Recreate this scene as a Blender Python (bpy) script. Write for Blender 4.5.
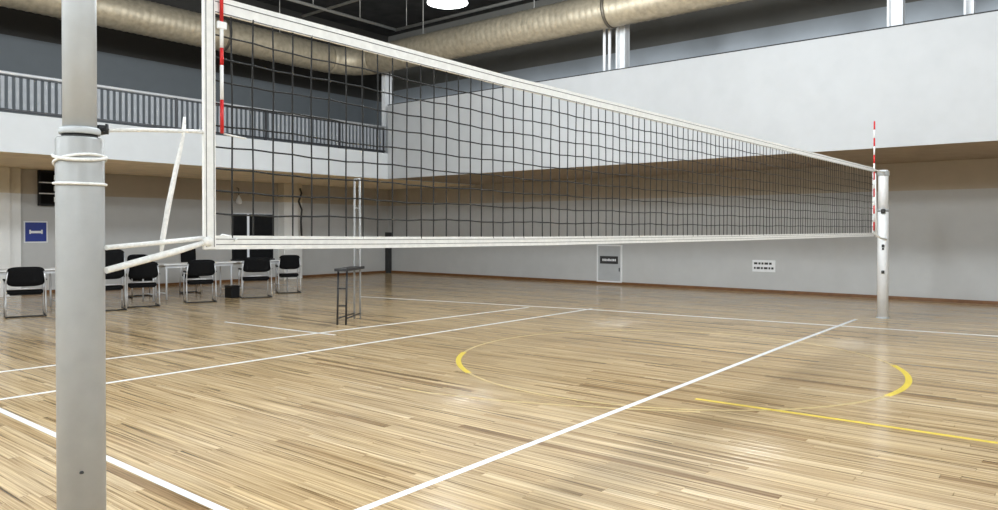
import bpy, bmesh, math, random
from mathutils import Vector, Matrix
random.seed(7)
PI = math.pi
scene = bpy.context.scene
for o in list(bpy.data.objects):
    bpy.data.objects.remove(o)
C = scene.collection

# ------------------------------------------------------------------ camera, world, exposure
CAM = Vector((-2.1432, -3.0155, 1.4958))
FPX, YAW, PITCH = 737.67, 0.68441, -0.00964
PPX, PPY = 499 - 7.778, 255 - 18.334
cd = bpy.data.cameras.new('camera')
cam = bpy.data.objects.new('camera', cd)
C.objects.link(cam)
cd.sensor_width = 36
cd.lens = FPX * 36 / 998
cd.shift_x = 7.778 / 998
cd.shift_y = -18.334 / 998
cd.clip_start = 0.05
FW = Vector((math.cos(PITCH) * math.cos(YAW), math.cos(PITCH) * math.sin(YAW), math.sin(PITCH)))
cam.location = CAM
cam.rotation_euler = FW.to_track_quat('-Z', 'Y').to_euler()
scene.camera = cam
RT = FW.cross(Vector((0, 0, 1))).normalized()
UP = RT.cross(FW)

w = bpy.data.worlds.new('world')
scene.world = w
w.use_nodes = True
w.node_tree.nodes['Background'].inputs[0].default_value = (0.75, 0.82, 0.9, 1)
w.node_tree.nodes['Background'].inputs[1].default_value = 0.15
scene.view_settings.view_transform = 'Standard'
scene.view_settings.look = 'None'
scene.view_settings.gamma = 1
scene.view_settings.use_curve_mapping = False
scene.view_settings.exposure = 0.0
LAMP_W = 470          # power of each high bay lamp

def pix(P):
    d = Vector(P) - CAM
    z = d.dot(FW)
    if z <= 0.05:
        return None
    return (PPX + FPX * d.dot(RT) / z, PPY - FPX * d.dot(UP) / z, z)

def ground(x, y, z=0.0):
    d = FW + RT * ((x - PPX) / FPX) - UP * ((y - PPY) / FPX)
    t = (z - CAM.z) / d.z
    return CAM + d * t

# ------------------------------------------------------------------ main dimensions (metres)
WX, LY = 15.51, 16.01           # right wall plane, left wall plane
PX_, PY_ = 11.80, 12.04         # fronts of the two mezzanines
ZS, ZD = 2.888, 2.316           # soffit height, dado height
ZPAR, ZFL, ZRAIL = 4.907, 3.59, 4.337
YN, ZB, ZT = -0.267, 1.391, 2.466
XB, YB = -7.0, -9.5             # walls behind the camera
ZC = 8.2

# ------------------------------------------------------------------ materials
def newmat(name):
    m = bpy.data.materials.new(name)
    m.use_nodes = True
    return m, m.node_tree, m.node_tree.nodes['Principled BSDF']

def N(nt, t, **k):
    n = nt.nodes.new(t)
    for a, v in k.items():
        setattr(n, a, v)
    return n

def ramp(nt, stops):
    r = N(nt, 'ShaderNodeValToRGB')
    e = r.color_ramp.elements
    while len(e) < len(stops):
        e.new(0.5)
    for i, (p, c) in enumerate(stops):
        e[i].position = p
        e[i].color = (*c, 1)
    return r

def paint(name, col, rough=0.6, metal=0.0, var=0.08, scale=6.0, bump=0.05, bscale=120.0, coat=0.0, spec=0.5):
    m, nt, b = newmat(name)
    tc = N(nt, 'ShaderNodeTexCoord')
    n1 = N(nt, 'ShaderNodeTexNoise')
    n1.inputs['Scale'].default_value = scale
    n1.inputs['Detail'].default_value = 6
    nt.links.new(tc.outputs['Object'], n1.inputs['Vector'])
    lo = tuple(max(0, c * (1 - var)) for c in col)
    hi = tuple(min(1, c * (1 + var)) for c in col)
    r = ramp(nt, [(0.3, lo), (0.7, hi)])
    nt.links.new(n1.outputs['Fac'], r.inputs['Fac'])
    nt.links.new(r.outputs['Color'], b.inputs['Base Color'])
    n2 = N(nt, 'ShaderNodeTexNoise')
    n2.inputs['Scale'].default_value = bscale
    nt.links.new(tc.outputs['Object'], n2.inputs['Vector'])
    bp = N(nt, 'ShaderNodeBump')
    bp.inputs['Strength'].default_value = bump
    bp.inputs['Distance'].default_value = 0.01
    nt.links.new(n2.outputs['Fac'], bp.inputs['Height'])
    nt.links.new(bp.outputs['Normal'], b.inputs['Normal'])
    b.inputs['Roughness'].default_value = rough
    b.inputs['Metallic'].default_value = metal
    b.inputs['Coat Weight'].default_value = coat
    b.inputs['Specular IOR Level'].default_value = spec
    return m

def banded(name, cols, heights, rough=0.7, var=0.03):
    """wall colour in horizontal fields; heights are the borders between them"""
    m, nt, b = newmat(name)
    g = N(nt, 'ShaderNodeNewGeometry')
    s = N(nt, 'ShaderNodeSeparateXYZ')
    nt.links.new(g.outputs['Position'], s.inputs[0])
    n1 = N(nt, 'ShaderNodeTexNoise')
    n1.inputs['Scale'].default_value = 3.0
    n1.inputs['Detail'].default_value = 8
    nt.links.new(g.outputs['Position'], n1.inputs['Vector'])
    prev = None
    for i, c in enumerate(cols):
        if i == 0:
            prev = N(nt, 'ShaderNodeRGB')
            prev.outputs[0].default_value = (*c, 1)
            out = prev.outputs[0]
            continue
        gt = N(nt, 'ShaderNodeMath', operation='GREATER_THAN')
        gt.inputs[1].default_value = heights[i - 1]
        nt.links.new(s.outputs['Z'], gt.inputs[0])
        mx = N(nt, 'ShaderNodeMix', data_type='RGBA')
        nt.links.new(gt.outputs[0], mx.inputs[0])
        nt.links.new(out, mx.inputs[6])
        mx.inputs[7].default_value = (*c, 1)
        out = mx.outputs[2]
    r = ramp(nt, [(0.3, (1 - var,) * 3), (0.7, (1 + var,) * 3)])
    nt.links.new(n1.outputs['Fac'], r.inputs['Fac'])
    mu = N(nt, 'ShaderNodeMix', data_type='RGBA', blend_type='MULTIPLY')
    mu.inputs[0].default_value = 1
    nt.links.new(out, mu.inputs[6])
    nt.links.new(r.outputs['Color'], mu.inputs[7])
    nt.links.new(mu.outputs[2], b.inputs['Base Color'])
    b.inputs['Roughness'].default_value = rough
    n2 = N(nt, 'ShaderNodeTexNoise')
    n2.inputs['Scale'].default_value = 60
    nt.links.new(g.outputs['Position'], n2.inputs['Vector'])
    bp = N(nt, 'ShaderNodeBump')
    bp.inputs['Strength'].default_value = 0.08
    bp.inputs['Distance'].default_value = 0.01
    nt.links.new(n2.outputs['Fac'], bp.inputs['Height'])
    nt.links.new(bp.outputs['Normal'], b.inputs['Normal'])
    return m

def wood_floor():
    m, nt, b = newmat('maple_strip')
    a = N(nt, 'ShaderNodeAttribute', attribute_name='tone')
    g = N(nt, 'ShaderNodeNewGeometry')
    mp = N(nt, 'ShaderNodeMapping')
    mp.inputs['Scale'].default_value = (52, 0.7, 1)
    nt.links.new(g.outputs['Position'], mp.inputs['Vector'])
    off = N(nt, 'ShaderNodeVectorMath', operation='ADD')
    cmb = N(nt, 'ShaderNodeCombineXYZ')
    ml = N(nt, 'ShaderNodeMath', operation='MULTIPLY')
    ml.inputs[1].default_value = 37.0
    nt.links.new(a.outputs['Fac'], ml.inputs[0])
    nt.links.new(ml.outputs[0], cmb.inputs[2])
    nt.links.new(mp.outputs[0], off.inputs[0])
    nt.links.new(cmb.outputs[0], off.inputs[1])
    n1 = N(nt, 'ShaderNodeTexNoise')
    n1.inputs['Scale'].default_value = 1.0
    n1.inputs['Detail'].default_value = 5
    n1.inputs['Roughness'].default_value = 0.65
    nt.links.new(off.outputs[0], n1.inputs['Vector'])
    base = ramp(nt, [(0.0, (0.26, 0.16, 0.075)), (0.22, (0.41, 0.28, 0.145)), (0.6, (0.545, 0.40, 0.225)), (1.0, (0.69, 0.54, 0.345))])
    nt.links.new(a.outputs['Fac'], base.inputs['Fac'])
    gr = ramp(nt, [(0.34, (0.26, 0.21, 0.15)), (0.44, (0.76, 0.72, 0.66)), (0.53, (1.02, 1.02, 1.02)), (0.67, (1.42, 1.44, 1.46))])
    nt.links.new(n1.outputs['Fac'], gr.inputs['Fac'])
    mu = N(nt, 'ShaderNodeMix', data_type='RGBA', blend_type='MULTIPLY')
    mu.inputs[0].default_value = 1
    nt.links.new(base.outputs['Color'], mu.inputs[6])
    nt.links.new(gr.outputs['Color'], mu.inputs[7])
    nt.links.new(mu.outputs[2], b.inputs['Base Color'])
    n3 = N(nt, 'ShaderNodeTexNoise')
    n3.inputs['Scale'].default_value = 1.7
    n3.inputs['Detail'].default_value = 4
    nt.links.new(g.outputs['Position'], n3.inputs['Vector'])
    mr = N(nt, 'ShaderNodeMapRange')
    mr.inputs[3].default_value = 0.10
    mr.inputs[4].default_value = 0.24
    nt.links.new(n3.outputs['Fac'], mr.inputs[0])
    nt.links.new(mr.outputs[0], b.inputs['Roughness'])
    b.inputs['Specular IOR Level'].default_value = 0.5
    bp = N(nt, 'ShaderNodeBump')
    bp.inputs['Strength'].default_value = 0.12
    bp.inputs['Distance'].default_value = 0.002
    nt.links.new(n1.outputs['Fac'], bp.inputs['Height'])
    nt.links.new(bp.outputs['Normal'], b.inputs['Normal'])
    return m

M = {}
M['floor'] = wood_floor()
M['subfloor'] = paint('subfloor', (0.10, 0.065, 0.035), 0.8)
M['wall_low'] = banded('wall_two_tone', [(0.50, 0.50, 0.49), (0.45, 0.385, 0.295)], [ZD])
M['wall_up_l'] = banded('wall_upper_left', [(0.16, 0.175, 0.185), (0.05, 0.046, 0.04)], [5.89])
M['wall_up_r'] = banded('wall_upper_right', [(0.62, 0.66, 0.70), (0.26, 0.25, 0.225)], [6.28])  # darker upper field: shade above the lamps' reach, put into the wall colour
M['pilaster'] = banded('pilaster_two_tone', [(0.80, 0.80, 0.78), (0.66, 0.57, 0.42)], [ZD])
M['white'] = paint('white_plaster', (0.62, 0.635, 0.645), 0.75, var=0.03, scale=3, bump=0.06, bscale=70)
M['parapet'] = paint('pale_grey_plaster', (0.465, 0.47, 0.475), 0.75, var=0.03, scale=3, bump=0.06, bscale=70)
M['soffit'] = paint('beige_soffit', (0.90, 0.755, 0.53), 0.8, var=0.08, scale=3)
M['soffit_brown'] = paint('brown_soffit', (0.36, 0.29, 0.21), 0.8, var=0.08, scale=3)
M['ceil'] = paint('black_ceiling', (0.05, 0.047, 0.043), 0.9, var=0.4, scale=2)
M['pipe'] = paint('grey_conduit', (0.42, 0.41, 0.38), 0.5, metal=0.3)
M['duct'] = paint('galvanised_duct', (0.44, 0.38, 0.28), 0.50, metal=0.5, var=0.18, scale=9, bump=0.04)
M['duct_dark'] = paint('duct_joint_band', (0.17, 0.15, 0.12), 0.5, metal=0.7)
M['post'] = paint('grey_post_paint', (0.36, 0.365, 0.36), 0.42, var=0.05, scale=14, bump=0.03)
M['post_light'] = paint('light_post_paint', (0.48, 0.50, 0.51), 0.42, var=0.05, scale=14, bump=0.03)
M['post_white'] = paint('white_post_paint', (0.80, 0.81, 0.82), 0.4, var=0.04, scale=10)
M['groove'] = paint('dark_groove', (0.03, 0.03, 0.03), 0.7)
M['tape'] = paint('white_canvas', (0.82, 0.82, 0.80), 0.85, var=0.06, scale=30, bump=0.2, bscale=300)
M['stitch'] = paint('grey_stitching', (0.16, 0.16, 0.16), 0.9)
M['cord'] = paint('black_net_cord', (0.012, 0.012, 0.012), 0.85)
M['rope'] = paint('white_rope', (0.82, 0.82, 0.80), 0.8, var=0.1, scale=80)
M['red'] = paint('red_band', (0.58, 0.012, 0.014), 0.4)
M['antenna_white'] = paint('antenna_white', (0.85, 0.85, 0.84), 0.4)
M['line_white'] = paint('white_court_paint', (0.86, 0.87, 0.88), 0.3, var=0.04, scale=20)
M['line_yellow'] = paint('yellow_court_paint', (0.80, 0.60, 0.055), 0.3, var=0.08, scale=20)
M['line_faded'] = paint('faded_yellow_paint', (0.60, 0.45, 0.20), 0.3, var=0.1, scale=20)
M['black'] = paint('black_fabric', (0.005, 0.005, 0.0055), 0.9, var=0.3, scale=60, bump=0.3, bscale=400, spec=0.15)
M['black_plastic'] = paint('black_plastic', (0.006, 0.006, 0.0065), 0.5, var=0.2, spec=0.25)
M['chrome'] = paint('grey_tube', (0.62, 0.62, 0.63), 0.3, metal=0.7, var=0.05)
M['dark_metal'] = paint('dark_tube', (0.028, 0.028, 0.03), 0.4, metal=0.3)
M['rail_light'] = paint('rail_grey', (0.62, 0.63, 0.65), 0.45, var=0.05)
M['baluster'] = paint('baluster_steel', (0.022, 0.022, 0.026), 0.45, var=0.1)
M['baluster_l'] = paint('baluster_panel', (0.30, 0.315, 0.34), 0.5, var=0.08)
M['mast'] = paint('grey_mast', (0.28, 0.28, 0.275), 0.45, var=0.1)
M['table'] = paint('white_laminate', (0.80, 0.80, 0.79), 0.35, var=0.03)
M['blue'] = paint('blue_sign', (0.003, 0.022, 0.23), 0.4, var=0.05)
M['plate'] = paint('plate_white', (0.80, 0.81, 0.81), 0.45, var=0.03)
M['hatch'] = paint('hatch_grey', (0.44, 0.45, 0.455), 0.5, var=0.04)
M['base'] = paint('brown_baseboard', (0.17, 0.075, 0.025), 0.5, var=0.2, scale=8)
M['lamp_body'] = paint('lamp_aluminium', (0.62, 0.62, 0.60), 0.35, metal=0.5)
def emit(name, col, s):
    m, nt, b = newmat(name)
    b.inputs['Base Color'].default_value = (*col, 1)
    b.inputs['Emission Color'].default_value = (*col, 1)
    b.inputs['Emission Strength'].default_value = s
    return m
M['glow'] = emit('lamp_diffuser', (1.0, 0.97, 0.92), 14)

# ------------------------------------------------------------------ mesh helpers
class MB:
    def __init__(s):
        s.bm = bmesh.new()
    def box(s, lo, hi, bev=0.0):
        r = bmesh.ops.create_cube(s.bm, size=1)
        vs = r['verts']
        for v in vs:
            v.co = Vector((lo[i] + (v.co[i] + 0.5) * (hi[i] - lo[i]) for i in range(3)))
        if bev:
            es = list({e for v in vs for e in v.link_edges})
            bmesh.ops.bevel(s.bm, geom=es, offset=bev, segments=2, affect='EDGES', profile=0.5)
        return s
    def tube(s, pts, r, seg=10, caps=True, closed=False):
        pts = [Vector(p) for p in pts]
        n = len(pts)
        rs = r if isinstance(r, (list, tuple)) else [r] * n
        rings = []
        prev = None
        for i, p in enumerate(pts):
            if closed:
                t = pts[(i + 1) % n] - pts[i - 1]
            else:
                t = pts[min(i + 1, n - 1)] - pts[max(i - 1, 0)]
            t.normalize()
            if prev is None:
                a = Vector((0, 0, 1)) if abs(t.z) < 0.9 else Vector((1, 0, 0))
                u = t.cross(a).normalized()
            else:
                u = (prev - t * prev.dot(t)).normalized()
            prev = u
            v = t.cross(u)
            rings.append([s.bm.verts.new(p + (u * math.cos(2 * PI * k / seg) + v * math.sin(2 * PI * k / seg)) * rs[i]) for k in range(seg)])
        m = n if closed else n - 1
        for i in range(m):
            a, b = rings[i], rings[(i + 1) % n]
            for k in range(seg):
                f = s.bm.faces.new((a[k], a[(k + 1) % seg], b[(k + 1) % seg], b[k]))
                f.smooth = True
        if caps and not closed:
            s.bm.faces.new(rings[0][::-1])
            s.bm.faces.new(rings[-1])
        return s
    def lathe(s, prof, c=(0, 0, 0), seg=32, caps=True):
        """prof: list of (radius, z) turned about the vertical through c"""
        c = Vector(c)
        rings = []
        for r, z in prof:
            rings.append([s.bm.verts.new(c + Vector((r * math.cos(2 * PI * k / seg), r * math.sin(2 * PI * k / seg), z))) for k in range(seg)])
        for a, b in zip(rings, rings[1:]):
            for k in range(seg):
                f = s.bm.faces.new((a[k], a[(k + 1) % seg], b[(k + 1) % seg], b[k]))
                f.smooth = True
        if caps:
            s.bm.faces.new(rings[0][::-1])
            s.bm.faces.new(rings[-1])
        return s
    def strip(s, pts, wid, z0, z1):
        """flat ribbon of a given width along pts (x,y) with a little thickness"""
        L = []
        n = len(pts)
        for i, p in enumerate(pts):
            a = Vector(pts[max(i - 1, 0)])
            b = Vector(pts[min(i + 1, n - 1)])
            t = (b - a).normalized()
            nn = Vector((-t.y, t.x))
            p = Vector(p)
            L.append([s.bm.verts.new((q.x, q.y, z)) for q, z in ((p + nn * wid / 2, z1), (p - nn * wid / 2, z1), (p - nn * wid / 2, z0), (p + nn * wid / 2, z0))])
        for a, b in zip(L, L[1:]):
            for k in range(4):
                s.bm.faces.new((a[k], b[k], b[(k + 1) % 4], a[(k + 1) % 4]))
        s.bm.faces.new(L[0])
        s.bm.faces.new(L[-1][::-1])
        return s
    def quad(s, *ps):
        s.bm.faces.new([s.bm.verts.new(p) for p in ps])
        return s
    def build(s, name, mat, parent=None, smooth=None):
        bmesh.ops.recalc_face_normals(s.bm, faces=s.bm.faces[:])
        me = bpy.data.meshes.new(name)
        s.bm.to_mesh(me)
        s.bm.free()
        mats = mat if isinstance(mat, (list, tuple)) else [mat]
        for k in mats:
            me.materials.append(M[k])
        o = bpy.data.objects.new(name, me)
        C.objects.link(o)
        if parent:
            o.parent = parent
        return o

def tag(o, label=None, cat=None, group=None, kind=None):
    for k, v in (('label', label), ('category', cat), ('group', group), ('kind', kind)):
        if v:
            o[k] = v
    return o

def thing(name, label, cat, loc=(0, 0, 0), rz=0, group=None):
    o = bpy.data.objects.new(name, None)
    o.empty_display_size = 0.1
    C.objects.link(o)
    o.location = loc
    o.rotation_euler = (0, 0, rz)
    return tag(o, label, cat, group)

def copy_tree(o, parent=None):
    c = o.copy()
    C.objects.link(c)
    c.parent = parent
    for ch in o.children:
        copy_tree(ch, c)
    return c

def struct(o, label, cat):
    return tag(o, label, cat, None, 'structure')

# ------------------------------------------------------------------ the room shell
floor = MB().box((XB, YB, -0.20), (WX, LY, -0.022)).build('floor', 'subfloor')
struct(floor, 'varnished maple strip floor of the sports hall', 'floor')

def tone_attr(me, vals):
    at = me.attributes.new('tone', 'FLOAT', 'FACE')
    at.data.foreach_set('value', vals)

PWID = 0.074
rest_v, rest_f, rest_t, allp = [], [], [], []
nx = int((WX - XB) / PWID)
for i in range(nx):
    x0 = XB + i * PWID
    y = YB - random.uniform(0, 1.6)
    while y < LY:
        ln = random.uniform(0.9, 2.6)
        a, b = max(y, YB), min(y + ln, LY)
        y += ln
        if b - a < 0.03:
            continue
        t = min(1, max(0, random.gauss(0.58, 0.12)))
        if random.random() < 0.04:
            t = random.uniform(0.0, 0.2)
        allp.append((x0, a, x0 + PWID, b, t, random.uniform(-0.0006, 0.0)))
def size_px(p):
    q = pix(((p[0] + p[2]) / 2, (p[1] + p[3]) / 2, 0))
    if not q or not (0 < q[0] < 998 and 0 < q[1] < 510):
        return 0
    return 1.0 / q[2]
order = sorted(range(len(allp)), key=lambda k: -size_px(allp[k]))
near = set(order[:300])
def plank_geo(p):
    x0, a, x1, b, t, z = p
    g = 0.0011
    c = 0.0012
    V = []
    for zz, ins in ((z, g + c), (z - c, g), (-0.021, g)):
        V += [(x0 + ins, a + ins, zz), (x1 - ins, a + ins, zz), (x1 - ins, b - ins, zz), (x0 + ins, b - ins, zz)]
    F = [(0, 1, 2, 3)]
    for k in range(2):
        for j in range(4):
            F.append((k * 4 + j, k * 4 + 4 + j, k * 4 + 4 + (j + 1) % 4, k * 4 + (j + 1) % 4))
    return V, F
for k, p in enumerate(allp):
    V, F = plank_geo(p)
    if k in near:
        me = bpy.data.meshes.new('plank')
        ox, oy = (p[0] + p[2]) / 2, (p[1] + p[3]) / 2
        me.from_pydata([(v[0] - ox, v[1] - oy, v[2]) for v in V], [], F)
        tone_attr(me, [p[4]] * len(F))
        me.materials.append(M['floor'])
        o = bpy.data.objects.new('plank', me)
        o.location = (ox, oy, 0)
        C.objects.link(o)
        o.parent = floor
    else:
        n = len(rest_v)
        rest_v += V
        rest_f += [tuple(n + q for q in f) for f in F]
        rest_t += [p[4]] * len(F)
me = bpy.data.meshes.new('far_planks')
me.from_pydata(rest_v, [], rest_f)
tone_attr(me, rest_t)
me.materials.append(M['floor'])
fp = bpy.data.objects.new('distant_planks', me)
C.objects.link(fp)
fp.parent = floor
tag(fp, 'maple floor strips farther into the hall', None, None, 'stuff')

def wall(name, lo, hi, mat, label):
    return struct(MB().box(lo, hi).build(name, mat), label, 'wall')
T = 0.25
ZM = 3.2
wr = wall('wall_right', (WX, YB, -0.2), (WX + T, LY + T, ZM), 'wall_low', 'grey and beige two-tone wall below the white parapet')
wl = wall('wall_left', (XB, LY, -0.2), (WX, LY + T, ZM), 'wall_low', 'grey and beige two-tone wall below the railed balcony')
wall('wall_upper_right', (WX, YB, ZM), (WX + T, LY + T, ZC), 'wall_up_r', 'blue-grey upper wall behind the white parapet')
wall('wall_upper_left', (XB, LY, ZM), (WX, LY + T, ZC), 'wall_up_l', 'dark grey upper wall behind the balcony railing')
wall('wall_back', (XB - T, YB - T, -0.2), (XB, LY + T, ZC), 'white', 'plain white wall at the near end of the hall')
wall('wall_near', (XB, YB - T, -0.2), (WX + T, YB, ZC), 'white', 'plain white wall on the near side of the hall')
struct(MB().box((XB - T, YB - T, ZC), (WX + T, LY + T, ZC + 0.2)).build('ceiling', 'ceil'), 'black painted ceiling of the sports hall', 'ceiling')
struct(MB().box((WX - 0.02, YB, 0.002), (WX, LY - 0.02, 0.075)).build('baseboard_right', 'base'), 'brown baseboard along the right wall', 'baseboard')
struct(MB().box((XB, LY - 0.02, 0.002), (WX, LY, 0.075)).build('baseboard_left', 'base'), 'brown baseboard along the wall under the balcony', 'baseboard')

def slab(name, lo, hi, label, under='soffit'):
    o = MB().box(lo, hi).build(name, ['white', under])
    for p in o.data.polygons:
        if p.normal.z < -0.5:
            p.material_index = 1
    return struct(o, label, 'mezzanine')
slab('mezzanine_left', (XB, PY_, ZS), (WX, LY, ZFL), 'white-edged balcony slab with beige underside')
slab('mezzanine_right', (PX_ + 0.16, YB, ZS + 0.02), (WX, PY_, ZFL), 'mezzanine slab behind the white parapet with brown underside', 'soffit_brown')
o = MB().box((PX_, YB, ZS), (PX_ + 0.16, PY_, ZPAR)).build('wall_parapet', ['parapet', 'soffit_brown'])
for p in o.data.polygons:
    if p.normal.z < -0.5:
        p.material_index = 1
struct(o, 'tall white parapet wall of the mezzanine', 'wall')
struct(MB().box((XB, PY_ - 0.012, ZS - 0.005), (PX_, PY_, ZS + 0.03)).build('trim_1', 'white'), 'thin edge trim along the bottom of the balcony front', 'trim')
struct(MB().box((PX_ - 0.006, YB, ZPAR), (PX_ + 0.17, PY_, ZPAR + 0.022)).build('trim_2', 'groove'), 'dark capping along the top of the white parapet', 'trim')

# pilasters on the wall under the balcony
for xa, xb, lab in ((3.30, 3.82, 'pale two-tone pilaster beside the blue wall sign'),
                    (11.02, 11.52, 'pale two-tone pilaster near the far corner under the balcony')):
    m = MB().box((xa, LY - 0.30, 0.0), (xb, LY, ZS))
    m.box((xb, LY - 0.14, 0.0), (xb + 0.27, LY, ZS))
    o = m.build('trim_3', 'pilaster')
    struct(o, lab, 'pilaster')
# dark upright strip set into the wall corner
struct(MB().box((WX - 0.16, LY - 0.16, 0.0), (WX, LY, 1.4)).build('trim_4', 'groove'), 'dark corner strip where the two walls meet', 'trim')

# ------------------------------------------------------------------ court markings (paint on the floor, part of it)
def g2(x, y):
    p = ground(x, y)
    return (p.x, p.y)
def court_line(name, pts, wid, mat, label=None, h=0.0012):
    o = MB().strip(pts, wid, -0.003, h).build(name, mat, floor)
    if label:
        o['label'] = label
    return o
LW = 0.056
court_line('court_line', [(0.02, 0.0), g2(780, 347.6), g2(856, 319.3)], LW, 'line_white', 'white centre line running under the net')
a, b = g2(0, 410), g2(222, 510)
d = Vector(b) - Vector(a)
court_line('court_line', [tuple(Vector(a) - d * 3.0), tuple(Vector(b) + d * 3.5)], 0.052, 'line_white', 'white side line passing behind the grey post')
a, b = g2(0, 399.5), g2(592, 308.8)
court_line('court_line', [tuple(Vector(a) - (Vector(b) - Vector(a)) * 0.1), b], LW, 'line_white', 'white line parallel to the net, nearer to it', 0.0016)
a, b = g2(0, 372), g2(528, 307.5)
court_line('court_line', [tuple(Vector(a) - (Vector(b) - Vector(a)) * 0.1), b], LW, 'line_white', 'white line parallel to the net, nearer to the chairs', 0.0016)
a, b = g2(500, 305.5), g2(998, 337)
d = Vector(b) - Vector(a)
court_line('court_line', [tuple(Vector(a) - d * 0.45), g2(598, 310), g2(780, 322), tuple(Vector(b) + d * 0.4)], LW, 'line_white', 'white far side line in front of the right wall', 0.002)
court_line('court_line', [g2(225, 322), g2(300, 331), g2(335, 335)], 0.04, 'line_white', 'short white line in front of the chairs', 0.002)
# centre circle and yellow lines
cc, cr = Vector((5.74, 0.78)), 2.42
pts = []
nseg = 96
for k in range(nseg + 1):
    an = 2 * PI * k / nseg
    pts.append((cc.x + cr * math.cos(an), cc.y + cr * math.sin(an)))
def arc_pts(a0, a1, n=40):
    return [(cc.x + cr * math.cos(a0 + (a1 - a0) * k / n), cc.y + cr * math.sin(a0 + (a1 - a0) * k / n)) for k in range(n + 1)]
B1 = (math.radians(118), math.radians(149))      # stretch of unworn paint on the balcony side
B2 = (math.radians(258), math.radians(300))      # stretch of unworn paint on the near side
court_line('circle_arc', arc_pts(*B1), 0.06, 'line_yellow', 'bright yellow stretch of the painted circle, away from the post', 0.0011)
court_line('circle_arc', arc_pts(*B2), 0.06, 'line_yellow', 'bright yellow stretch of the painted circle, before the white post', 0.0011)
court_line('circle_arc', arc_pts(B1[1], B2[0]), 0.035, 'line_faded', 'faded stretch of the painted circle', 0.0008)
court_line('circle_arc', arc_pts(B2[1], B1[0] + 2 * PI, 80), 0.035, 'line_faded', 'faded far stretch of the painted circle', 0.0008)
court_line('court_line', [(4.04, -0.30), g2(850, 421), g2(998, 443), (4.12, -7.0)], 0.05, 'line_yellow', 'straight yellow line running from under the net')
arc = [g2(x, y) for x, y in ((400, 388), (430, 393), (500, 400.5), (560, 405), (610, 408), (700, 412))]
court_line('court_line', arc, 0.035, 'line_faded', 'faded yellow curved line near the circle', 0.0006)

# ------------------------------------------------------------------ ceiling pipes and ducts
def pipe_run(label, a, b, r, hang):
    t = thing('ceiling_pipe', label, 'pipe', (0, 0, 0))
    MB().tube([a, b], r, 10).build('pipe', 'pipe', t)
    for p in hang:
        MB().tube([p, (p[0], p[1], ZC)], 0.012, 6).build('hanger_rod', 'pipe', t)
    return t
pipe_run('thin grey pipe hung along the balcony side of the black ceiling', (XB, 11.9, 7.0), (12.0, 11.9, 7.0), 0.04,
         [(x, 11.9, 7.0) for x in (0.5, 3.5, 6.5, 9.2, 10.7)])
pipe_run('thin grey pipe hung along the parapet side of the black ceiling', (12.0, YB, 7.0), (12.0, 11.94, 7.0), 0.04,
         [(12.0, y, 7.0) for y in (-5, -1, 3.2, 7.2, 11.5)])
pipe_run('thin grey branch pipe crossing the black ceiling over the net', (9.63, YB, 7.03), (9.63, 12.9, 7.03), 0.035,
         [(9.63, y, 7.03) for y in (-4, 1, 6, 11)])

def ribbed(axis, c, a, b, r, z):
    """spiral-seamed round duct piece between a and b along an axis"""
    m = MB()
    n = max(2, int((b - a) / 0.05))
    pts, rs = [], []
    for i in range(n + 1):
        s_ = a + (b - a) * i / n
        pts.append((s_, c, z) if axis == 'x' else (c, s_, z))
        rs.append(r + (0.009 if i % 3 == 1 else 0.0))
    m.tube(pts, rs, 36)
    return m
def ring(axis, c, s_, r, z, wd=0.05):
    P = [(s_ - wd / 2, c, z), (s_ + wd / 2, c, z)] if axis == 'x' else [(c, s_ - wd / 2, z), (c, s_ + wd / 2, z)]
    return MB().tube(P, r, 36)
DR, DZ, DXC, DYC = 0.37, 6.10, 11.42, 13.0
t = thing('ventilation_duct', 'beige ribbed ventilation duct running above the parapet and round over the balcony', 'duct')
ys = [YB, -3.4, 4.82, DYC - 0.9]
for a, b in zip(ys, ys[1:]):
    ribbed('y', DXC, a, b, DR, DZ).build('duct_section', 'duct', t)
for y in ys[1:-1]:
    ring('y', DXC, y, DR + 0.03, DZ, 0.06).build('duct_joint', 'duct_dark', t)
for y in (-3.8, 0, 3.3, 6.8, 10.3):
    MB().tube([(DXC, y, DZ + DR), (DXC, y, ZC)], 0.012, 6).build('hanger_rod', 'pipe', t)
# elbow joins the two runs: part of the parapet run
el = []
for k in range(9):
    an = PI / 2 * k / 8
    el.append((DXC - 0.9 + 0.9 * math.cos(an), DYC - 0.9 + 0.9 * math.sin(an), DZ))
MB().tube(el, DR, 36).build('duct_elbow', 'duct', t)
t2 = t
xs = [XB, -3.5, 0.2, 3.9, 7.4, DXC - 0.9]
for a, b in zip(xs, xs[1:]):
    ribbed('x', DYC, a, b, DR, DZ).build('duct_section', 'duct', t2)
for x in xs[1:-1]:
    ring('x', DYC, x, DR + 0.03, DZ, 0.06).build('duct_joint', 'duct_dark', t2)
for x in (-1.5, 2, 5.5, 9):
    MB().tube([(x, DYC, DZ + DR), (x, DYC, ZC)], 0.012, 6).build('hanger_rod', 'pipe', t2)

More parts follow.
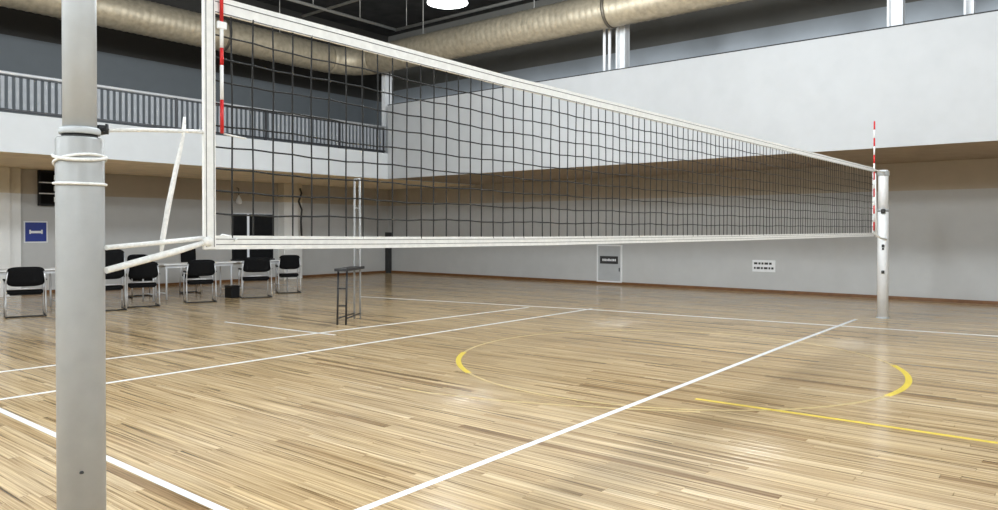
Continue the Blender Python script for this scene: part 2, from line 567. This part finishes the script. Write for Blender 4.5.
# white uprights on the parapet
def upright(y0, y1, pipes, label):
    t = thing('roof_column', label, 'column', (12.15, (y0 + y1) / 2, ZFL))
    yc = (y0 + y1) / 2
    hw = (y1 - y0) / 2
    m = MB().box((-0.11, -hw, 0), (0.11, -hw + 0.03, ZC - ZFL))
    m.box((-0.11, hw - 0.03, 0), (0.11, hw, ZC - ZFL))
    m.box((-0.01, -hw, 0), (0.01, hw, ZC - ZFL))
    m.build('shaft', 'post_white', t)
    MB().box((-0.14, -hw - 0.03, 0), (0.14, hw + 0.03, 0.03)).build('base_plate', 'post', t)
    for py in pipes:
        MB().tube([(-0.13, py - yc, 0), (-0.13, py - yc, ZC - ZFL)], 0.035, 10).build('downpipe', 'post_white', t)
    return t
upright(4.84, 5.06, [5.20, 5.33], 'white steel column with twin downpipes rising behind the parapet')
upright(-0.48, -0.24, [], 'white steel column rising behind the parapet opposite the net')
upright(-1.50, -1.36, [], 'narrow white steel column rising behind the parapet')
t = thing('roof_column', 'slim white column at the corner of balcony and parapet', 'column', (12.0, 12.35, ZFL))
MB().box((-0.07, -0.07, 0), (0.07, 0.07, 6.35 - ZFL)).build('shaft', 'post_white', t)
MB().tube([(0.12, -0.1, 0), (0.12, -0.1, 6.35 - ZFL)], 0.03, 10).build('downpipe', 'post_white', t)
MB().box((-0.10, -0.10, 0), (0.10, 0.10, 0.03)).build('base_plate', 'post', t)

# ------------------------------------------------------------------ balcony railing
t = thing('balcony_railing', 'dark balcony railing with pale handrail above the chairs', 'railing', (0, PY_ + 0.10, ZFL))
H_ = ZRAIL - ZFL
MB().tube([(XB, 0, H_ - 0.02), (PX_, 0, H_ - 0.02)], 0.028, 10).build('handrail', 'rail_light', t)
MB().box((XB, -0.012, H_ - 0.085), (PX_, 0.012, H_ - 0.06)).build('upper_rail', 'baluster', t)
MB().box((XB, -0.02, 0.045), (PX_, 0.02, 0.085)).build('lower_rail', 'baluster', t)
bal = MB().box((-0.03, -0.012, 0.085), (0.03, 0.012, H_ - 0.085)).build('baluster', 'baluster_l', t)
x = -1.2
bal.location.x = x
n_b = 0
while x < PX_ - 0.12:
    x += 0.118
    c = bal.copy()
    C.objects.link(c)
    c.parent = t
    c.location.x = x
    n_b += 1
rp = MB().box((-0.025, -0.025, 0.0), (0.025, 0.025, H_ - 0.04)).build('rail_post', 'baluster', t)
rp.location.x = 1.4
for xx in (3.6, 5.8, 8.0, 10.2, 11.72):
    c = rp.copy()
    C.objects.link(c)
    c.parent = t
    c.location.x = xx

# ------------------------------------------------------------------ lamps
LZ = 5.5
def lamp_proto():
    t = thing('high_bay_lamp', 'x', 'lamp', (0, 0, 0))
    MB().lathe([(0.06, 0.42), (0.10, 0.40), (0.14, 0.22), (0.20, 0.16), (0.36, 0.02), (0.37, 0.0), (0.35, 0.0), (0.34, 0.015), (0.18, 0.14)], seg=32, caps=False).build('reflector', 'lamp_body', t)
    MB().lathe([(0.09, 0.40), (0.11, 0.44), (0.11, 0.62), (0.07, 0.66)], seg=24).build('gear_box', 'lamp_body', t)
    MB().tube([(0, 0, 0.66), (0, 0, ZC - LZ - 0.03)], 0.015, 8).build('suspension_rod', 'pipe', t)
    MB().lathe([(0.335, 0.012), (0.335, 0.03), (0.2, 0.05)], seg=32).build('diffuser', 'glow', t)
    ld = bpy.data.lights.new('lamp_light', 'POINT')
    ld.shadow_soft_size = 0.30
    ld.energy = LAMP_W
    ld.color = (0.88, 0.95, 1.0)
    lo = bpy.data.objects.new('lamp_light', ld)
    lo.location = (0, 0, -0.33)
    C.objects.link(lo)
    lo.parent = t
    return t
proto = lamp_proto()
first = True
for iy, ly in enumerate((-4.8, 0.6, 5.85)):
    for ix, lx in enumerate((-5.0, 1.25, 7.5)):
        o = proto if first else copy_tree(proto)
        first = False
        o.location = (lx, ly, LZ)
        row = ['along the near side wall', 'above the volleyball net', 'on the balcony side of the net'][iy]
        col = ['at the near end', 'in mid hall', 'towards the parapet'][ix]
        tag(o, 'round high bay ceiling lamp %s %s' % (row, col), 'lamp', 'high bay lamps under the black ceiling')

# ------------------------------------------------------------------ volleyball posts
def vpost(x, y, label, mats, h_sleeve, h_top, r0, r1, rp=0.15):
    t = thing('volleyball_post', label, 'net post', (x, y, 0))
    MB().lathe([(rp, 0.0), (rp, 0.008), (r0 + 0.008, 0.014), (r0 + 0.008, 0.02), (r0, 0.02)], seg=40).build('floor_plate', 'post_light', t)
    sl = MB().lathe([(r0, 0.012), (r0, h_sleeve - 0.008), (r0 - 0.006, h_sleeve), (r1 + 0.004, h_sleeve)], seg=48).build('sleeve', mats[0], t)
    MB().lathe([(r1 + 0.003, h_sleeve - 0.01), (r1 + 0.003, h_sleeve + 0.012), (r1 - 0.002, h_sleeve + 0.012)], seg=48).build('seal_ring', 'groove', t)
    MB().lathe([(r1 + 0.010, h_sleeve + 0.012), (r1 + 0.012, h_sleeve + 0.016), (r1 + 0.012, h_sleeve + 0.030), (r1 + 0.006, h_sleeve + 0.036)], seg=48).build('collar', 'post_light', t)
    MB().lathe([(r1, h_sleeve - 0.02), (r1, h_top - 0.02), (r1 - 0.012, h_top), (0.01, h_top + 0.004)], seg=48).build('inner_tube', mats[1], t)
    return t, sl
NPX, NPR0, NPR1, NPH = -1.051, 0.0765, 0.0535, 1.815
post, sl = vpost(NPX, YN, 'thick grey telescopic volleyball post wound with white rope', ('post', 'post_light'), NPH, 2.56, NPR0, NPR1)
def wrap(z, amp, ph, r=0.0055):
    pts = []
    for k in range(33):
        an = 2 * PI * k / 32
        pts.append(((NPR0 + r * 0.8) * math.cos(an), (NPR0 + r * 0.8) * math.sin(an), z + amp * math.sin(an + ph)))
    return MB().tube(pts[:-1], r, 8, closed=True)
wrap(1.655, 0.002, 0, 0.005).build('rope_wrap', 'rope', post)
wrap(1.752, 0.018, 0.4, 0.006).build('rope_wrap', 'rope', post)
wrap(1.735, 0.020, 3.0, 0.005).build('rope_wrap', 'rope', post)
m = MB()
m.box((0.055, -0.02, 1.835), (0.085, 0.02, 1.868), 0.004)
m.tube([(0.07, -0.02, 1.85), (0.07, -0.05, 1.85)], 0.008, 8)
m.tube([(0.07, -0.05, 1.868), (0.07, -0.05, 1.832)], 0.006, 8)
m.build('clamp', 'dark_metal', post)
v = (CAM - Vector((NPX, YN, 0))); v.z = 0; v.normalize()
pbolt = v * (NPR0 + 0.001)
MB().lathe([(0.007, -0.004), (0.007, 0.0), (0.004, 0.004)], (pbolt.x, pbolt.y, 0.665), 10).build('locking_pin', 'groove', post)

FPXX = 11.69
fpost, sl = vpost(FPXX, YN, 'white volleyball post standing before the bare grey wall', ('post_white', 'post_white'), 1.80, 2.50, 0.085, 0.078, 0.10)
vf = (CAM - Vector((FPXX, YN, 0))); vf.z = 0; vf.normalize()
for z_, r_ in ((1.80, 0.035), (1.22, 0.022), (1.17, 0.016), (0.78, 0.024)):
    q = vf * 0.086
    m = MB().lathe([(r_, -r_), (r_, r_), (r_ * 0.4, r_ * 1.2)], (q.x, q.y, z_), 12)
    m.build('locking_pin', 'groove', fpost)
MB().lathe([(0.088, 2.40), (0.093, 2.41), (0.093, 2.47), (0.088, 2.48)], seg=32, caps=False).build('pulley_band', 'post', fpost)

# ------------------------------------------------------------------ the net
X0, X1 = -0.565, 10.965
net = thing('volleyball_net', 'black mesh volleyball net with white canvas tapes', 'net', (0, YN, 0))
def lerp_pts(u, P):
    for (a, p), (b, q) in zip(P, P[1:]):
        if u <= b:
            break
    k = min(1.0, max(0.0, (u - a) / (b - a)))
    return p + (q - p) * k
def ztop(x):      # the upper tape hangs very slightly in the middle
    u = (x - X0) / (X1 - X0)
    return lerp_pts(u, ((0, 2.437), (0.16, 2.425), (0.41, 2.446), (0.7, 2.468), (1.0, 2.492)))
def zbot(x):
    u = (x - X0) / (X1 - X0)
    return lerp_pts(u, ((0, 1.416), (0.08, 1.404), (0.2, 1.394), (0.5, 1.386), (1.0, 1.388)))
def band(f0, f1, th, n=48, wob=0.0):
    m = MB()
    L = []
    for i in range(n + 1):
        x = X0 + (X1 - X0) * i / n
        dy = wob * math.sin(i * 1.7) * 0.5
        L.append([m.bm.verts.new((x, dy + s_ * th, f(x))) for s_, f in ((-1, f0), (-1, f1), (1, f1), (1, f0))])
    for a, b in zip(L, L[1:]):
        for k in range(4):
            m.bm.faces.new((a[k], b[k], b[(k + 1) % 4], a[(k + 1) % 4]))
    m.bm.faces.new(L[0]); m.bm.faces.new(L[-1][::-1])
    return m
TW, BW = 0.068, 0.056
tt = band(lambda x: ztop(x) - TW, ztop, 0.006, wob=0.004).build('top_tape', 'tape', net)
for dz in (0.020, 0.062):
    band(lambda x: ztop(x) - dz - 0.004, lambda x: ztop(x) - dz, 0.0072, wob=0.004).build('seam', 'stitch', tt)
bt = band(zbot, lambda x: zbot(x) + BW, 0.006, wob=0.004).build('bottom_tape', 'tape', net)
for dz in (0.018, 0.040):
    band(lambda x: zbot(x) + dz, lambda x: zbot(x) + dz + 0.003, 0.0072, wob=0.004).build('seam', 'stitch', bt)
for xa, nm in ((X0 - 0.026, 0), (X1 - 0.026, 1)):
    sb = MB().box((xa, -0.009, (zbot(xa) + 0.0)), (xa + 0.052, 0.009, ztop(xa)), 0.004).build('side_band', 'tape', net)
    for dx in (0.008, 0.041):
        MB().box((xa + dx, -0.0102, zbot(xa) + 0.01), (xa + dx + 0.003, 0.0102, ztop(xa) - 0.01)).build('seam', 'stitch', sb)
# cords
m = MB()
CR = 0.0037
nv = 115
for i in range(1, nv):
    x = X0 + (X1 - X0) * i / nv
    za, zb_ = ztop(x) - TW + 0.01, zbot(x) + BW - 0.01
    pts = []
    ph = random.uniform(0, 6)
    for k in range(7):
        u = k / 6
        w_ = 0.006 * math.sin(u * PI) * math.sin(ph + u * 4)
        pts.append((x + w_, 0.004 * math.sin(ph + u * 5), za + (zb_ - za) * u))
    m.tube(pts, CR, 5, caps=False)
for j in range(1, 10):
    pts = []
    for i in range(nv * 1 + 1):
        x = X0 + (X1 - X0) * i / nv
        za, zb_ = ztop(x) - TW, zbot(x) + BW
        u = j / 10
        pts.append((x, 0.0, za + (zb_ - za) * u + 0.004 * math.sin(i * 0.8 + j) - (0.003 if i % 2 else 0)))
    m.tube(pts, CR, 5, caps=False)
nm_ = m.build('mesh_cords', 'cord', net)
tag(nm_, 'black square net mesh', None, None, 'stuff')
# ropes from the net to the near post
rel = NPX
def rope(name, pts, r, mat='rope', label=None):
    o = MB().tube(pts, r, 8).build(name, mat, net)
    if label:
        o['label'] = label
    return o
XL = X0 - 0.02
rope('tension_rope', [(NPX + 0.07, 0, 1.850), (-0.83, 0.0, 1.868), (XL, 0, 1.886)], 0.0075)
rope('tension_rope', [(NPX + 0.02, -0.055, 2.50), (XL, 0, ZT - 0.04)], 0.006)
rope('tension_rope', [(NPX + 0.06, -0.06, 1.432), (-0.80, -0.01, 1.444), (XL, 0, 1.462)], 0.009)
rope('tension_strap', [(NPX + 0.06, -0.06, 1.352), (-0.82, -0.01, 1.385), (-0.70, 0, 1.412), (XL, 0, 1.444)], [0.012, 0.013, 0.013, 0.010])
rope('lacing_cord', [(-0.667, 0, 1.905), (-0.672, 0, 1.86), (-0.70, 0.0, 1.74), (-0.735, 0, 1.58), (-0.756, 0, 1.46), (-0.762, 0, 1.40)], [0.006, 0.006, 0.0095, 0.0105, 0.010, 0.006])
rope('lacing_cord', [(-0.667, 0, 1.935), (-0.668, 0.005, 1.88)], [0.005, 0.009])
MB().lathe([(0.008, -0.02), (0.022, -0.012), (0.024, 0.008), (0.01, 0.022)], (XL + 0.01, 0, 1.447), 14).build('knot', 'rope', net)
rope('loose_cord', [(X0 + 0.01, 0.0, 1.44), (X0 + 0.07, 0.02, 1.475), (X0 + 0.13, 0.0, 1.46), (X0 + 0.10, -0.02, 1.45)], 0.004)
rope('hanging_cord', [(X0 + 0.06, -0.01, 1.885), (X0 + 0.10, -0.012, 1.88), (X0 + 0.16, -0.012, 1.875)], 0.0035)
# ropes at the far post
XR = X1 + 0.02
rope('tension_rope', [(XR, 0, ztop(X1) - 0.03), (FPXX - 0.07, -0.03, 2.45)], 0.012)
rope('tension_rope', [(XR, 0, zbot(X1) + 0.06), (11.3, -0.03, 1.36), (FPXX - 0.06, -0.06, 1.33)], 0.016)
rope('tension_rope', [(XR + 0.12, 0, 2.41), (XR + 0.14, 0, 1.9), (XR + 0.16, -0.01, 1.37)], 0.012)

# antennas (things of their own, clipped to the net)
def antenna(x, label, z0, segs, r):
    t = thing('net_antenna', label, 'antenna', (x, YN - 0.016, z0))
    z = 0
    for i, (ln, c) in enumerate(segs):
        MB().tube([(0, 0, z), (0, 0, z + ln)], r, 10).build('red_band' if c == 'red' else 'white_band', c, t)
        z += ln
    MB().box((-0.02, -0.008, 0.42), (0.02, 0.006, 0.45), 0.003).build('clip', 'antenna_white', t)
    return t
seg_n = []
edges = [(133, 100, 'red'), (100, 66, 'antenna_white'), (66, 49, 'red'), (49, 26, 'antenna_white'), (26, -40, 'red'), (-40, -64, 'antenna_white'), (-64, -88, 'red'), (-88, -112, 'antenna_white'), (-112, -136, 'red'), (-136, -160, 'antenna_white'), (-160, -184, 'red')]
for a, b, c in edges:
    seg_n.append(((a - b) / 244.0, c))
antenna(-0.517, 'red and white striped antenna beside the rope-wound grey post', 1.885, seg_n, 0.0075)
seg_f = []
for k in range(13):
    seg_f.append((0.135, 'red' if k % 2 == 0 else 'antenna_white'))
antenna(10.94, 'red and white striped antenna beside the white far post', 1.48, seg_f, 0.012)

# ------------------------------------------------------------------ tables, chairs
def chair(name, label, x, y, rz, bh=0.84, bw=0.50, arms=True, group='black chairs at the white tables'):
    """seat faces +y before turning; origin at the middle of the base"""
    t = thing(name, label, 'chair', (x, y, 0), rz, group)
    hw = bw / 2
    # backrest: padded, gently curved, rounded corners
    m = MB()
    nU, nV = 10, 8
    zc, hh = bh - 0.17 - 0.5 * max(0, bh - 0.92), 0.17 + 0.5 * max(0, bh - 0.92)
    for sgn in (0, 1):
        pass
    grid = []
    for side in (-1, 1):
        g_ = []
        for j in range(nV + 1):
            v = -1 + 2 * j / nV
            row = []
            for i in range(nU + 1):
                u = -1 + 2 * i / nU
                # squircle outline
                k = 1 - 0.10 * (abs(v) ** 6)
                uu = u * k
                vv = v * (1 - 0.16 * abs(u) ** 5)
                edge = max(abs(u), abs(v)) ** 8
                th = 0.026 * (1 - edge) + 0.004
                row.append(m.bm.verts.new((uu * hw, -0.20 - 0.05 * (vv * 0.5 + 0.5) - 0.035 * (1 - u * u) + side * th + 0.02, zc + vv * hh)))
            g_.append(row)
        grid.append(g_)
    for g_ in grid:
        for j in range(nV):
            for i in range(nU):
                f = m.bm.faces.new((g_[j][i], g_[j][i + 1], g_[j + 1][i + 1], g_[j + 1][i]))
                f.smooth = True
    A, B = grid
    per = [(0, i) for i in range(nU)] + [(j, nU) for j in range(nV)] + [(nV, i) for i in range(nU, 0, -1)] + [(j, 0) for j in range(nV, 0, -1)]
    for (j0, i0), (j1, i1) in zip(per, per[1:] + per[:1]):
        m.bm.faces.new((A[j0][i0], A[j1][i1], B[j1][i1], B[j0][i0]))
    m.build('backrest', 'black', t)
    sm = MB().box((-hw + 0.02, -0.17, 0.385), (hw - 0.02, 0.27, 0.455), 0.025)
    sm.build('seat', 'black', t)
    MB().box((-hw + 0.05, -0.14, 0.365), (hw - 0.05, 0.24, 0.386), 0.004).build('seat_pan', 'black_plastic', t)
    r = 0.0125
    for s_ in (-1, 1):
        X = s_ * (hw + 0.012)
        MB().tube([(X, 0.24, 0.0125), (X, 0.25, 0.2), (X, 0.24, 0.44), (X, 0.23, 0.62 if arms else 0.45)], r, 8).build('leg', 'chrome', t)
        MB().tube([(X, -0.26, 0.0125), (X, -0.22, 0.25), (X, -0.19, 0.45), (X * 0.98, -0.215, 0.62), (X * 0.9, -0.235, bh - 0.08)], r, 8).build('leg', 'chrome', t)
        MB().tube([(X, -0.27, 0.0125), (X, 0.25, 0.0125)], r, 8).build('runner', 'dark_metal', t)
        if arms:
            MB().box((X - 0.024, -0.19, 0.615), (X + 0.024, 0.24, 0.64), 0.008).build('armrest', 'black_plastic', t)
    MB().tube([(-hw - 0.012, -0.262, 0.0125), (hw + 0.012, -0.262, 0.0125)], r, 8).build('crossbar', 'dark_metal', t)
    MB().tube([(-hw, -0.185, 0.475), (hw, -0.185, 0.475)], 0.011, 8).build('back_bar', 'chrome', t)
    MB().tube([(-hw, 0.2, 0.375), (hw, 0.2, 0.375)], 0.01, 8).build('front_bar', 'dark_metal', t)
    return t
chair('visitor_chair', 'black padded chair in front of the blue wall sign', 2.66, 11.36, -0.26, 0.86, 0.56)
chair('visitor_chair', 'tall-backed black chair partly behind the grey post', 4.00, 11.22, -0.28, 1.14, 0.50)
chair('visitor_chair', 'black padded chair right of the tall-backed chair', 4.72, 11.42, -0.32, 0.88, 0.54)
chair('visitor_chair', 'black padded chair under the net corner knot', 5.90, 11.36, -0.38, 0.88, 0.54)
chair('visitor_chair', 'black padded chair in front of the black display board', 7.22, 11.38, -0.42, 0.90, 0.60)
chair('visitor_chair', 'black padded chair at the table end by the pilaster', 8.42, 11.85, -0.48, 0.90, 0.48)
chair('visitor_chair', 'black chair across the table turned towards the court', 5.62, 13.35, PI - 0.2, 0.94, 0.46)
chair('visitor_chair', 'tall black chair across the table near the display board', 6.80, 13.4, PI - 0.3, 1.12, 0.34)

def table(x, y, wid, label):
    t = thing('folding_table', label, 'table', (x, y, 0), 0, 'white tables under the balcony')
    MB().box((-wid / 2, -0.30, 0.735), (wid / 2, 0.30, 0.765), 0.006).build('tabletop', 'table', t)
    MB().box((-wid / 2 + 0.06, -0.25, 0.675), (wid / 2 - 0.06, -0.235, 0.735)).build('apron', 'rail_light', t)
    MB().box((-wid / 2 + 0.06, 0.235, 0.675), (wid / 2 - 0.06, 0.25, 0.735)).build('apron', 'rail_light', t)
    for sx in (-1, 1):
        for sy in (-1, 1):
            X = sx * (wid / 2 - 0.09)
            MB().tube([(X, sy * 0.23, 0.0), (X, sy * 0.23, 0.735)], 0.018, 10).build('leg', 'rail_light', t)
        MB().tube([(sx * (wid / 2 - 0.09), -0.23, 0.14), (sx * (wid / 2 - 0.09), 0.23, 0.14)], 0.012, 8).build('stretcher', 'rail_light', t)
    return t
table(2.75, 12.36, 1.70, 'white folding table beside the blue wall sign')
table(4.56, 12.40, 1.70, 'white folding table between the tall chair and the wall')
table(6.38, 12.44, 1.70, 'white folding table under the net corner knot')
table(8.05, 12.46, 1.40, 'white folding table at the end near the pilaster')

# black two-leaf display board on the table
t = thing('display_board', 'black two-panel display board standing on a white table', 'display board', (8.0, 12.50, 0.765))
for a, b in ((-0.66, -0.28), (-0.22, 0.44)):
    p_ = MB().box((a, -0.02, 0.03), (b, 0.02, 1.10), 0.004).build('panel', 'black_plastic', t)
    MB().box((a + 0.02, -0.024, 0.05), (b - 0.02, -0.019, 1.08)).build('screen', 'black', p_)
MB().box((-0.28, -0.022, 0.0), (-0.22, 0.022, 1.11), 0.003).build('hinge_post', 'rail_light', t)
MB().box((-0.66, -0.02, 1.10), (0.44, 0.02, 1.11)).build('top_edge', 'rail_light', t)
MB().box((-0.62, -0.14, 0.0), (0.40, 0.14, 0.03), 0.004).build('foot', 'black_plastic', t)

# low black box on the floor by the board
t = thing('storage_box', 'small black box on the floor beside a chair leg', 'box', (6.80, 11.62, 0))
MB().box((-0.10, -0.14, 0.0), (0.10, 0.14, 0.24), 0.012).build('body', 'black_plastic', t)
MB().box((-0.108, -0.148, 0.24), (0.108, 0.148, 0.27), 0.008).build('lid', 'black_plastic', t)

# ------------------------------------------------------------------ referee stand
A_, B_ = Vector((5.98, 6.50)), Vector((5.32, 6.10))
u = (A_ - B_).normalized()
vv = Vector((-u.y, u.x))
t = thing('referee_stand', 'slim grey referee stand with platform and tall mast', 'referee stand', (5.65, 6.3, 0), math.atan2(u.y, u.x))
L2 = (A_ - B_).length / 2
hw = 0.07
for s_ in (-1, 1):
    MB().tube([(-L2, s_ * 0.07, 0.0), (-L2 + 0.05, s_ * 0.07, 0.84)], 0.016, 8).build('leg', 'dark_metal', t)
    MB().tube([(L2, s_ * 0.05, 0.0), (L2, s_ * 0.05, 0.84), (L2, s_ * 0.045, 2.34)], 0.018, 8).build('mast', 'mast', t)
    MB().tube([(-L2, s_ * 0.07, 0.10), (L2, s_ * 0.05, 0.10)], 0.012, 8).build('side_rail', 'dark_metal', t)
MB().box((-L2 - 0.03, -0.11, 0.84), (L2 + 0.06, 0.11, 0.885), 0.006).build('platform', 'dark_metal', t)
for z_ in (0.30, 0.57):
    MB().tube([(-L2 + 0.02, -0.07, z_), (-L2 + 0.02, 0.07, z_)], 0.012, 8).build('step', 'dark_metal', t)
for z_ in (1.35, 1.85, 2.34):
    MB().tube([(L2, -0.05, z_), (L2, 0.05, z_)], 0.012, 8).build('mast_rung', 'mast', t)

# ------------------------------------------------------------------ things on the walls
t = thing('wall_sign', 'blue square sign with white bar emblem on the grey wall', 'sign', (4.44, LY, 1.44))
MB().box((-0.25, -0.015, -0.25), (0.25, 0, 0.25), 0.003).build('border', 'plate', t)
MB().box((-0.222, -0.022, -0.222), (0.222, -0.014, 0.222), 0.002).build('panel', 'blue', t)
m = MB().box((-0.11, -0.027, -0.03), (0.11, -0.021, 0.025))
m.box((-0.14, -0.027, -0.045), (-0.105, -0.021, 0.05))
m.box((0.105, -0.027, -0.045), (0.14, -0.021, 0.05))
m.build('emblem', 'plate', t)

t = thing('scoreboard', 'black three-row scoreboard box on the beige wall band', 'scoreboard', (4.80, LY - 0.03, 2.05))
MB().box((-0.33, -0.10, 0.0), (0.33, 0.0, 0.82), 0.008).build('body', 'black_plastic', t)
for z_ in (0.15, 0.6):
    MB().box((-0.2, -0.001, z_), (0.2, 0.0095, z_ + 0.04)).build('bracket', 'dark_metal', t)
for k in range(3):
    z_ = 0.05 + k * 0.255
    p_ = MB().box((-0.29, -0.115, z_), (0.29, -0.099, z_ + 0.215), 0.003).build('row_panel', 'black', t)
    MB().box((-0.02, -0.119, z_ + 0.04), (0.0, -0.114, z_ + 0.16)).build('digit_bar', 'plate', p_)
for k in (1, 2):
    MB().box((-0.33, -0.112, 0.018 + k * 0.255), (0.33, -0.099, 0.042 + k * 0.255)).build('divider', 'plate', t)

t = thing('wall_light', 'small white pear-shaped fitting hanging by a dark cord', 'light fitting', (9.64, LY - 0.10, 2.22))
MB().lathe([(0.015, 0.26), (0.03, 0.22), (0.075, 0.13), (0.09, 0.07), (0.075, 0.02), (0.03, 0.0)], seg=20).build('globe', 'plate', t)
MB().tube([(0, 0, 0.25), (0, 0, 0.45), (0, 0.1, 0.47)], 0.012, 8).build('cord', 'groove', t)

t = thing('hanging_cable', 'dark wavy cable hanging down the far pilaster', 'cable', (11.58, LY - 0.32, 1.3))
MB().tube([(0, 0, 1.45), (0.05, 0, 1.3), (-0.05, 0, 1.05), (0.06, 0, 0.8), (0.03, 0, 0.45), (0.05, 0, 0.0)], 0.03, 8).build('cable', 'groove', t)

t = thing('wall_hatch', 'grey framed access hatch with black label in the right wall', 'hatch', (WX, 7.215, 0.06))
MB().box((-0.03, -0.39, 0.0), (0.0, -0.35, 1.02)).build('frame', 'plate', t)
MB().box((-0.03, 0.35, 0.0), (0.0, 0.39, 1.02)).build('frame', 'plate', t)
MB().box((-0.03, -0.35, 0.0), (0.0, 0.35, 0.035)).build('frame', 'plate', t)
MB().box((-0.03, -0.35, 0.985), (0.0, 0.35, 1.02)).build('frame', 'plate', t)
dr = MB().box((-0.018, -0.35, 0.035), (0.0, 0.35, 0.985)).build('door', 'hatch', t)
MB().box((-0.024, -0.27, 0.50), (-0.017, 0.29, 0.71), 0.002).build('label_plate', 'groove', dr)
m = MB()
yy = 0.21
random.seed(3)
while yy > -0.19:
    wd = random.uniform(0.025, 0.05)
    m.box((-0.027, yy - wd, 0.575), (-0.0235, yy, 0.575 + random.choice((0.05, 0.065, 0.06))))
    yy -= wd + 0.014
m.build('lettering', 'plate', dr)
MB().box((-0.034, -0.325, 0.30), (-0.017, -0.30, 0.40), 0.003).build('handle', 'dark_metal', dr)

t = thing('wall_notice', 'small white notice with two dark text rows on grey wall', 'notice', (WX, 3.035, 0.63))
MB().box((-0.016, -0.27, -0.14), (0, 0.27, 0.14), 0.003).build('plate', 'plate', t)
for z0, z1 in ((0.035, 0.085), (-0.075, -0.025)):
    m = MB()
    yy = 0.23
    while yy > -0.20:
        wd = random.uniform(0.04, 0.09)
        m.box((-0.019, max(yy - wd, -0.23), z0), (-0.0155, yy, z1))
        yy -= wd + 0.022
    m.build('text_row', 'groove', t)
